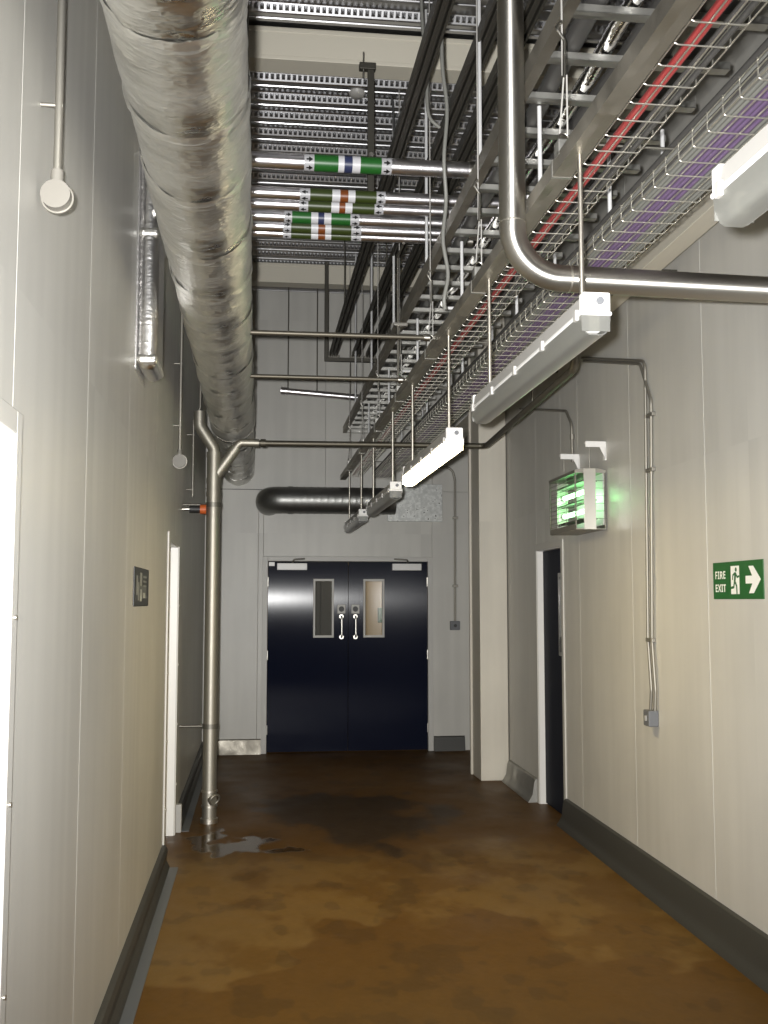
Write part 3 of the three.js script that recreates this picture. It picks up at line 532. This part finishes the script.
// lagged services lying on the rack
[[1.06, 0.035, M.cableDark, 'black lagged line on the rack next to its side rail'], [1.17, 0.03, M.foilShiny, 'foil lagged line on the ladder rack between black lines'], [1.28, 0.04, M.cableDark, 'thick black lagged line in the middle of the ladder rack'], [1.40, 0.03, M.galvDark, 'dull steel line lying on the ladder rack'], [1.52, 0.035, M.cableDark, 'black lagged line at the open edge of the rack']].forEach(([x, r, m, label]) => {
  const pts = []; for (let d = 0.7; d < 11.2; d += 0.35) pts.push(V(x + rr(-0.012, 0.012), LAD.y + 0.034 + r, -d)); single('lagged_line', label, 'pipe', sweep(pts, r, 10), m);
});
// channel below the rack
const CH = { x0: 0.894, x1: 0.953, y: 2.95, a: 0.6, b: 11.2 };
{
  const t = thing('tray_channel', 'broad steel channel that carries the corridor lamps', 'channel', [(CH.x0 + CH.x1) / 2, CH.y, -CH.a]);
  mesh('channel', prism([[-0.0295, 0], [0.0295, 0], [0.0295, 0.05], [0.0255, 0.05], [0.0255, 0.004], [-0.0255, 0.004], [-0.0255, 0.05], [-0.0295, 0.05]], CH.b - CH.a), M.channel, t);
  for (let d = 1.2; d < 11; d += 1.22) mesh('joint_clip', box(-0.031, 0.031, -0.002, 0.052, -d, -d - 0.012), M.galv, t);
}
for (const d of [1.75, 2.97, 4.19, 5.41, 6.63, 7.85, 9.07, 10.3]) { // wire ropes with hooked ends
  const y = CH.y + 0.05, x = 0.915, t = thing('wire_rope', 'thin wire rope with hook carrying the lamp channel', 'rope', [x, y, -d], 0, 'wire ropes holding the lamp channel');
  mesh('rope', merge(rod(V(0, 0.25, 0), V(0, TOP - y, 0), 0.0035, 6), rod(V(0.012, 0.06, 0.003), V(0.012, 0.25, 0.003), 0.003, 6), rod(V(-0.012, 0.06, 0), V(0.004, 0.25, 0), 0.003, 6)), M.paleGrey, t);
  mesh('hook', sweep(bent([V(0, 0.42, 0.004), V(-0.02, 0.40, 0.004), V(0.006, 0.36, 0.004), V(0.004, 0.24, 0.004)], 0.015), 0.006, 6), M.steel, t);
  const tor = new THREE.TorusGeometry(0.016, 0.004, 6, 14); tor.translate(0, 0.05, 0); mesh('eye', tor, M.steel, t);
  mesh('bracket', box(-0.024, 0.03, -0.01, 0.04, -0.024, 0.024, 0.004), M.galv, t);
}
// white drop rods with feet
for (const [x, d0, len, foot] of [[1.03, 3.64, 0.35, -0.1], [1.37, 3.85, 0.38, 0.03], [1.56, 3.77, 0.24, 0.03]]) for (let k = -1; k < 5; k++) {
  const d = d0 + k * 1.48, y = LAD.y + 0.004; if (d < 1) continue;
  single('drop_bracket', x < 1.2 ? 'white drop rod with foot under the rail side of the rack' : x < 1.5 ? 'white drop rod under the middle of the ladder rack' : 'short white drop rod under the open edge of the rack', 'rod', sweep(bent([V(x, y, -d), V(x, y - len, -d), V(x + foot, y - len, -d)], 0.012, 4), 0.0085, 8), M.rodWhite, x < 1.2 ? 'drop rods at the rail side' : x < 1.5 ? 'drop rods under the rack middle' : 'drop rods at the open edge');
}
// wire baskets
function basket(label, x0, x1, y, h, a, b) {
  const t = thing('wire_basket', label, 'cable tray', [0, y, 0]), r = 0.0026;
  const u = sweep(bent([V(x0, h, 0), V(x0, 0, 0), V(x1, 0, 0), V(x1, h, 0)], 0.012, 2), r, 6);
  for (let d = a; d <= b; d += 0.1) { const m = mesh('cross_wire', u, M.wire, t); m.position.z = -d; }
  const xs = []; for (let x = x0 + 0.002; x < x1 + 0.001; x += (x1 - x0 - 0.004) / Math.round((x1 - x0) / 0.05)) xs.push([x, 0.006]); xs.push([x0, h - 0.006], [x1, h - 0.006], [x0, h * 0.5], [x1, h * 0.5]);
  for (const [x, yy] of xs) mesh('long_wire', rod(V(x, yy, -a), V(x, yy, -b), r, 6), M.wire, t);
}
basket('narrow wire basket tray with red cables beside the lamp channel', 0.985, 1.130, 2.985, 0.058, 0.7, 11.2);
basket('wide wire basket tray packed with grey and purple cables', 1.250, 1.450, 2.965, 0.058, 0.7, 11.2);
for (const d of [1.75, 2.97, 4.19, 5.41, 6.63, 7.85, 9.07, 10.3]) single('basket_support', 'thin dark bar tying both wire baskets to the channel', 'bar', rod(V(CH.x1 - 0.02, 3.036, -d), V(1.29, 3.036, -d), 0.0045, 6), M.galvDark, 'support bars under the wire baskets');
function cable(name, label, x, y, r, mt, group, wob = 0.006, a = 0.75, b = 11.15) {
  const pts = []; let ox = 0, oy = 0; for (let d = a; d <= b; d += 0.2) { ox = ox * 0.7 + rr(-wob, wob); oy = 0; pts.push(V(x + ox, y + oy, -d)); } single(name, label, 'cable', sweep(pts, r, 8), mt, group);
}
cable('fire_cable', 'lower red cable next to the lamp channel in the narrow basket', 1.031, 3.001, 0.0072, M.red, 'red cables in the narrow basket', 0.0006);
cable('fire_cable', 'lower red cable beside the black cables in the narrow basket', 1.047, 3.001, 0.0072, M.red, 'red cables in the narrow basket', 0.0006);
cable('fire_cable', 'topmost red cable, lying on two others in the narrow basket', 1.039, 3.0155, 0.0072, M.red, 'red cables in the narrow basket', 0.0012);
for (const x of [1.086, 1.110]) cable('black_cable', 'black cable in the narrow basket beside the red cables', x, 3.003, 0.008, M.cableDark, 'black cables in the narrow basket', 0.002);
for (let k = 0; k < 5; k++) cable('purple_cable', 'purple data cable in the wide basket', 1.3105 + k * 0.0166, 2.982, 0.0078, M.purple, 'purple data cables', 0.0004);
for (const x of [1.262, 1.2775, 1.293]) cable('grey_cable', 'grey cable in the wide basket, lowest layer by the narrow basket', x, 2.982, 0.0072, M.cableGrey, 'grey cables beside the purple ones', 0.0003);
for (const x of [1.3935, 1.4095, 1.4255, 1.4385]) cable('grey_cable', 'grey cable in the wide basket, on the trunking side', x, 2.9825, 0.0062, M.cableGrey, 'grey cables on the trunking side', 0.0003);
for (let k = 0; k < 5; k++) for (let j = 0; j < 3; j++) cable('grey_cable', 'grey cable heaped on top in the wide basket', 1.273 + k * 0.0365 + rr(-0.003, 0.003), 3.005 + j * 0.0245, 0.0118, j === 1 ? M.cableGrey : M.cableDark, 'grey cables heaped in the wide basket', 0.002);
// loose flexes
for (const [pts, label] of [
  [[[446, 0, 4.45], [442, 60, 4.45], [447, 110, 4.45], [444, 160, 4.45], [446, 200, 4.5], [443, 240, 4.5], [448, 275, 4.5], [444, 300, 4.5], [445, 309, 4.52]], 'grey flex hanging in waves from the roof deck to the channel'],
  [[[420, 0, 4.9], [424, 40, 4.9], [430, 62, 4.9], [427, 90, 4.9], [430, 118, 4.9], [440, 128, 4.9]], 'short grey flex looped beside the dark struts']]) {
  const p = pts.map(q => atD(...q)); p[0].y = TOP; single('loose_flex', label, 'cable', sweep(new THREE.CatmullRomCurve3(p).getPoints(50), 0.009, 8), M.cableGrey);
}
{ // cream trunking along the wall, on brackets
  const t = thing('wall_trunking', 'cream cable trunking running high along the cladding wall', 'trunking', [2.24, 0, -4.5], TURN);
  mesh('trunking', box(-0.235, -0.125, 3.40, 3.50, 3.5, -6.9, 0.004), M.cream, t); mesh('lid', box(-0.238, -0.122, 3.50, 3.512, 3.5, -6.9, 0.003), M.cream, t);
  const q = atR(676, 262), z = q.z + 4.5;
  for (const k of [0, 2.4, -2.4]) mesh('bracket', box(-0.124, -0.001, 3.402, 3.438, z + k - 0.02, z + k + 0.02, 0.003), M.darkBar, t);
}

/* ------------------------------------------------------------------ lamps */
function lampGeo() {
  const L = 1.5;
  return {
    housing: prism([[-0.036, 0.045], [-0.040, 0.0], [0.040, 0.0], [0.036, 0.045], [0.028, 0.052], [-0.028, 0.052]], L - 0.03, 0.7).translate(0, 0, -0.015),
    gasket: box(-0.047, 0.047, -0.010, 0.002, 0, -L, 0.004),
    diffuser: prism([[-0.043, -0.010], [-0.041, -0.035], [-0.03, -0.06], [-0.018, -0.066], [0.018, -0.066], [0.03, -0.06], [0.041, -0.035], [0.043, -0.010], [0.041, -0.010], [0.039, -0.034], [0.029, -0.057], [0.017, -0.063], [-0.017, -0.063], [-0.029, -0.057], [-0.039, -0.034], [-0.041, -0.010]], L - 0.012, 0.8).translate(0, 0, -0.006),
    endPlate: [box(-0.041, 0.041, -0.055, -0.010, -0.004, -0.008), box(-0.041, 0.041, -0.055, -0.010, -L + 0.008, -L + 0.004)],
    cap: [box(-0.041, 0.041, -0.002, 0.055, 0.006, -0.03, 0.006), box(-0.041, 0.041, -0.002, 0.055, -L + 0.03, -L - 0.006, 0.006)],
    gland: rod(V(0.008, 0.028, 0.004), V(0.008, 0.028, 0.016), 0.011, 10),
    clip: box(0.040, 0.052, -0.02, 0.012, 0.012, -0.012, 0.003),
    tube: rod(V(0, -0.036, -0.05), V(0, -0.036, -L + 0.05), 0.013, 12),
    socket: [box(-0.016, 0.016, -0.055, -0.008, -0.014, -0.05, 0.004), box(-0.016, 0.016, -0.055, -0.008, -L + 0.014, -L + 0.05, 0.004)],
  };
}
const LG = lampGeo(), LX = 0.937, LY = 2.43;
const lampRows = [[0.42, 2.455, 'unlit weatherproof batten lamp whose far end faces the red cables', false], [2.76, 2.455, 'unlit batten lamp hanging just under the polished elbow pipe', false], [4.86, 2.42, 'lit batten lamp glowing white on two rods', true], [6.98, 2.40, 'unlit batten lamp hanging next beyond the lit lamp', false], [9.15, 2.40, 'unlit batten lamp closest to the end wall', false]];
for (const [d, y, label, lit] of lampRows) {
  const t = thing('batten_lamp', label, 'lamp', [LX, y, -d], 0, 'row of batten lamps');
  mesh('housing', LG.housing, M.paleGrey, t); mesh('gasket', LG.gasket, M.white, t);
  const df = mesh('diffuser', LG.diffuser, lit ? LIT : M.diffuser, t); for (const g of LG.endPlate) mesh('end_plate', g, lit ? LIT : M.diffuser, df);
  for (const g of LG.cap) mesh('end_cap', g, M.white, t); mesh('cable_gland', LG.gland, M.greyPlastic, t);
  if (!lit) { mesh('tube', LG.tube, M.tube, t); for (const g of LG.socket) mesh('tube_socket', g, M.white, t); }
  for (let k = 0; k < 5; k++) for (const s of [-1, 1]) { const m = mesh('clip', LG.clip, M.paleGrey, t); m.position.z = -0.04 - k * 0.355; if (s < 0) m.rotation.y = Math.PI, m.position.x = 0; }
  if (lit) {
    const a = new THREE.RectAreaLight(lin(1, 0.78, 0.37), 58, 0.08, 1.45); a.position.set(LX, y - 0.075, -d - 0.75); a.rotation.x = -Math.PI / 2; a.name = 'batten_lamp_light'; scene.add(a);
    t.userData.lit = true;
  }
  for (const o of [0.10, 1.30]) single('lamp_rod', lit ? 'slim rod from channel to the lit batten lamp' : 'slim rod from channel to an unlit batten lamp', 'rod', rod(V(LX - 0.008, y + 0.05, -d - o), V(LX - 0.008, CH.y + 0.002, -d - o), 0.0075, 8), M.steelDull, lit ? 'rods of the lit lamp' : 'rods of the unlit lamps');
}

/* ------------------------------------------------------------------ things on the cladding wall under the duct */
for (const [px, py, r, h, label] of [[56, 195, 0.037, 2.3, 'round wall sensor on its own conduit near the screwed door'], [179.5, 461, 0.045, 2.1, 'round wall sensor hanging from a conduit by the drain pipe']]) {
  const p = atX(px, py, XL + 0.045), t = thing('wall_sensor', label, 'sensor', [XL, p.y, p.z]);
  mesh('disc', sweep([V(0.045, 0, -0.028), V(0.045, 0, 0.012)], r, 26), M.sensor, t); mesh('rim', sweep([V(0.045, 0, -0.03), V(0.045, 0, -0.018)], r + 0.004, 26), M.conduit, t);
  mesh('conduit', rod(V(0.045, r * 0.9, -0.008), V(0.045, 5.05 - p.y, -0.008), 0.0105, 10), M.conduit, t); mesh('collar', rod(V(0.045, r * 0.9, -0.008), V(0.045, r + 0.03, -0.008), 0.016, 10), M.sensor, t);
  for (const y of [0.24, 0.66, 1.2]) mesh('standoff', rod(V(0, y, -0.008), V(0.055, y, -0.008), 0.006, 8), M.conduit, t);
}
{
  const a = atX(192.5, 497, XL + 0.05), t = thing('valve_conduit', 'thin stand off conduit dropping to the red valve', 'conduit', [XL, a.y, a.z]);
  mesh('conduit', sweep(bent([V(0.05, 0, 0), V(0.05, 0.62, 0), V(0.1, 0.72, 0), V(0.1, 1.9, 0)], 0.04), 0.009, 10), M.conduit, t); for (const y of [0.06, 0.5]) mesh('standoff', rod(V(0, y, 0), V(0.06, y, 0), 0.006, 8), M.conduit, t);
}
{ // small dark notice
  const c = document.createElement('canvas'); c.width = 192; c.height = 128; const g = c.getContext('2d'); g.fillStyle = '#23261f'; g.fillRect(0, 0, 192, 128); g.fillStyle = '#9a9c96'; g.fillRect(22, 26, 18, 66); g.fillRect(44, 48, 14, 62); g.fillRect(68, 14, 26, 100); g.fillStyle = '#5d605a'; g.fillRect(60, 60, 100, 44); g.fillStyle = '#b9bbb4'; g.fillRect(74, 72, 20, 40); g.fillRect(112, 84, 30, 18); g.fillStyle = '#8a8d86'; for (let k = 0; k < 3; k++) g.fillRect(112, 24 + k * 16, 48, 7);
  const tx = new THREE.CanvasTexture(c); tx.colorSpace = THREE.SRGBColorSpace;
  const a = atX(133.5, 569, XL), b = atX(147, 606, XL), w = a.z - b.z, h = 0.185, y = 1.62, t = thing('wall_notice', 'small dark notice plate on cladding beside the recessed white door', 'sign', [XL, y, (a.z + b.z) / 2], Math.PI / 2);
  mesh('plate', box(-w / 2, w / 2, 0, h, 0, 0.006, 0.002), M.black, t); const pg = new THREE.PlaneGeometry(w - 0.006, h - 0.006); pg.translate(0, h / 2, 0.0066); mesh('print', pg, std({ map: tx, roughness: 0.35 }), t);
}

/* ------------------------------------------------------------------ things on the wall opposite */
{ // fire exit sign
  const c = document.createElement('canvas'); c.width = 1024; c.height = 356; const g = c.getContext('2d'); g.fillStyle = '#145a26'; g.fillRect(0, 0, 1024, 356); g.fillStyle = '#eeeeea';
  g.font = 'bold 104px sans-serif'; g.textBaseline = 'alphabetic'; const put = (s, y) => { g.save(); const w = g.measureText(s).width; g.translate(40, y); g.scale(240 / w, 1); g.fillText(s, 0, 0); g.restore(); }; put('FIRE', 160); put('EXIT', 288);
  g.fillRect(388, 42, 176, 268); // doorway
  g.fillStyle = '#145a26'; g.beginPath(); g.arc(496, 78, 20, 0, 7); g.fill(); g.lineCap = 'round'; g.lineJoin = 'round'; g.strokeStyle = '#145a26';
  g.lineWidth = 36; g.beginPath(); g.moveTo(482, 122); g.lineTo(468, 188); g.stroke();
  g.lineWidth = 20; g.beginPath(); g.moveTo(488, 112); g.lineTo(520, 150); g.lineTo(552, 142); g.stroke(); g.beginPath(); g.moveTo(470, 112); g.lineTo(432, 130); g.lineTo(424, 166); g.stroke();
  g.lineWidth = 24; g.beginPath(); g.moveTo(472, 190); g.lineTo(506, 236); g.lineTo(508, 300); g.stroke(); g.beginPath(); g.moveTo(464, 190); g.lineTo(444, 244); g.lineTo(398, 250); g.stroke();
  g.fillStyle = '#eeeeea'; g.beginPath(); g.moveTo(690, 142); g.lineTo(820, 142); g.lineTo(750, 52); g.lineTo(846, 52); g.lineTo(985, 178); g.lineTo(846, 304); g.lineTo(750, 304); g.lineTo(820, 214); g.lineTo(690, 214); g.closePath(); g.fill();
  const tx = new THREE.CanvasTexture(c); tx.colorSpace = THREE.SRGBColorSpace; tx.anisotropy = 8;
  const a = atR(714.3, 581), b = atR(764.3, 579), w = a.distanceTo(b), h = 0.178, t = thing('exit_sign', 'green fire exit sign with white running figure and arrow', 'sign', [(a.x + b.x) / 2, 1.654, (a.z + b.z) / 2], -Math.PI / 2 + TURN);
  mesh('plate', box(-w / 2, w / 2, 0, h, 0, 0.005, 0.0015), M.bandGreen, t); const pg = new THREE.PlaneGeometry(w - 0.002, h - 0.002); pg.translate(0, h / 2, 0.0056); mesh('print', pg, std({ map: tx, roughness: 0.45 }), t);
}
{ // conduits to the switch box
  const off = 0.018, sw = atR(651, 718, 0.03);
  const paths = [[[582, 358], [645, 361], [648, 640], [651.5, 690], [650.5, 712]], [[584, 361], [640, 364], [651, 400], [652, 640], [655.5, 690], [655, 712]]];
  const t = thing('switch_box', 'grey switch box at the foot of the twin conduits', 'switch', [sw.x, sw.y - 0.045, sw.z], TURN);
  mesh('box', box(-0.03, 0.03, 0, 0.09, -0.045, 0.045, 0.006), M.greyPlastic, t); mesh('rocker', box(-0.036, -0.028, 0.03, 0.06, -0.012, 0.012, 0.002), M.paleGrey, t);
  paths.forEach((p, i) => { const c = thing('wall_conduit', i ? 'outer steel conduit of the pair above the switch box' : 'inner steel conduit of the pair above the switch box', 'conduit'); const pts = p.map(q => atR(q[0], q[1], off)); mesh('conduit', sweep(bent(pts, 0.07), 0.0095, 10), M.conduit, c); if (i) for (const py of [415, 470, 640]) { const q = atR(650.5, py, off - 0.004); mesh('saddle', box(q.x - 0.012, q.x + 0.012, q.y - 0.012, q.y + 0.012, q.z - 0.05, q.z + 0.05, 0.004), M.conduit, c); } });
}
{ // conduit down to the insect unit
  const pts = [[520, 409], [566, 411], [571.5, 424], [572.5, 462]].map(q => atR(q[0], q[1], 0.02)), t = thing('unit_conduit', 'short bent conduit feeding the green lit insect unit', 'conduit'); mesh('conduit', sweep(bent(pts, 0.08), 0.011, 10), M.conduit, t);
  const q = atR(572, 437, 0.02); mesh('coupling', rod(q.clone().add(V(0, -0.02, 0)), q.clone().add(V(0, 0.02, 0)), 0.017, 10), M.conduit, t);
}
{ // insect killer: open steel cage with two glowing tubes, slung from two brackets
  const a = atR(600, 500, 0.0), d0 = 6.55, d1 = 7.20, dm = (d0 + d1) / 2, y0 = 2.11, H = 0.40, W = 0.20, gap = 0.012;
  const t = thing('insect_killer', 'steel insect killer glowing green on the wall above the door', 'insect killer', [XR(dm), y0, -dm], TURN), L = (d1 - d0) / 2;
  const xo = -gap - W, xi = -gap;
  mesh('catch_tray', prism([[xo, 0], [xi, 0], [xi, 0.03], [xi - 0.004, 0.03], [xi - 0.004, 0.005], [xo + 0.004, 0.005], [xo + 0.004, 0.035], [xo, 0.035]], L * 2).translate(0, 0, L), M.conduit, t);
  mesh('top_cover', prism([[xo - 0.005, H - 0.03], [xi + 0.005, H - 0.03], [xi + 0.005, H - 0.01], [(xo + xi) / 2 + 0.05, H], [(xo + xi) / 2 - 0.05, H], [xo - 0.005, H - 0.01]], L * 2).translate(0, 0, L), M.conduit, t);
  for (const z of [L, -L]) mesh('end_strap', box((xo + xi) / 2 - 0.045, (xo + xi) / 2 + 0.035, 0.0, H, z - 0.002, z + 0.002, 0.001), M.steel, t);
  for (const [x, y] of [[xo + 0.003, 0.02], [xi - 0.003, 0.02]]) for (const z of [L - 0.006, -L + 0.006]) mesh('corner_post', rod(V(x, y, z), V(x, H - 0.02, z), 0.004, 6), M.galvDark, t);
  for (const y of [0.13, 0.26]) mesh('glow_tube', rod(V((xo + xi) / 2, y, -L + 0.03), V((xo + xi) / 2, y, L - 0.03), 0.017, 12), GREEN_TUBE, t);
  for (const y of [0.13, 0.26]) for (const z of [L - 0.015, -L + 0.015]) mesh('tube_socket', rod(V((xo + xi) / 2, y, z - 0.015), V((xo + xi) / 2, y, z + 0.015), 0.018, 10), M.paleGrey, t);
  for (const x of [xo, xi]) for (let k = 0; k < 12; k++) { const y = 0.045 + k * 0.029; mesh('guard_wire', rod(V(x, y, -L), V(x, y, L), 0.0016, 5), M.galvDark, t); }
  for (const x of [xo, xi]) for (let k = 0; k < 4; k++) { const z = -L + 0.02 + k * (2 * L - 0.04) / 3; mesh('guard_wire', rod(V(x, 0.03, z), V(x, H - 0.03, z), 0.0018, 5), M.galvDark, t); }
  for (const z of [L, -L]) for (let k = 0; k < 6; k++) { const y = 0.07 + k * 0.05; mesh('guard_wire', rod(V(xo, y, z), V(xi, y, z), 0.0016, 5), M.galvDark, t); }
  mesh('reflector', box(xi - 0.012, xi - 0.008, 0.03, H - 0.03, -L + 0.01, L - 0.01), M.white, t);
  mesh('killing_grid', merge(...[0.07, 0.195, 0.32].map(y => box((xo + xi) / 2 - 0.05, (xo + xi) / 2 + 0.05, y - 0.004, y + 0.004, -L + 0.02, L - 0.02))), M.galvDark, t);
  for (const z of [L * 0.93, -L * 0.93]) mesh('chain', rod(V(-0.11, H - 0.012, z), V(-0.11, H + 0.162, z), 0.0025, 6), M.steel, t);
  for (const z of [L * 0.93, -L * 0.93]) { const br = thing('shelf_bracket', z > 0 ? 'white gusset bracket above the insect killer, nearer the switch conduits' : 'white gusset bracket above the insect killer, beside its feed conduit', 'bracket', [XR(dm), y0 + H + 0.055, -dm], TURN);
    mesh('arm', box(-0.14, 0, 0.11, 0.125, z - 0.02, z + 0.02, 0.002), M.white, br); mesh('wall_plate', box(-0.012, 0, 0, 0.125, z - 0.02, z + 0.02, 0.002), M.white, br);
    const gs = new THREE.ExtrudeGeometry(new THREE.Shape([[-0.06, 0.115], [-0.006, 0.115], [-0.006, 0.01]].map(p => new THREE.Vector2(...p))), { depth: 0.008, bevelEnabled: false }); gs.translate(0, 0, z + 0.012); mesh('gusset', metreUV(gs), M.white, br); mesh('front_flange', box(-0.14, -0.004, 0.087, 0.125, z + 0.016, z + 0.021, 0.001), M.white, br); }
  for (const z of [-0.07, 0.07]) { const p = new THREE.PointLight(lin(0.22, 1.0, 0.27), 0.12, 0, 2); p.position.set(XR(dm) + (xo + xi) / 2 - 0.0, y0 + 0.225, -dm + z); p.castShadow = true; p.shadow.radius = 3; p.name = 'glow_tube_light'; scene.add(p); }
}
{ // conduit and box on the end wall
  const zo = 0.02, pts = [atD(434, 467, BACK - zo), atD(452, 468, BACK - zo), atD(455, 480, BACK - zo), atD(455, 622, BACK - zo)], t = thing('end_wall_conduit', 'steel conduit dropping down the end wall beside the doors', 'conduit');
  mesh('conduit', sweep(bent(pts, 0.1), 0.014, 10), M.conduit, t); for (const py of [518, 586]) { const q = atD(455, py, BACK); mesh('saddle', box(q.x - 0.03, q.x + 0.03, q.y - 0.015, q.y + 0.015, q.z, q.z + 0.035, 0.005), M.conduit, t); }
  const q = atD(454.5, 625.5, BACK), b = thing('call_box', 'small dark square box on the end wall beside the doors', 'switch', [q.x, q.y - 0.05, q.z]); mesh('box', box(-0.055, 0.055, 0, 0.1, 0, 0.045, 0.006), M.greyPlastic, b); mesh('button', rod(V(0, 0.05, 0.045), V(0, 0.05, 0.055), 0.018, 12), M.black, b);
}
renderer.render(scene, camera);
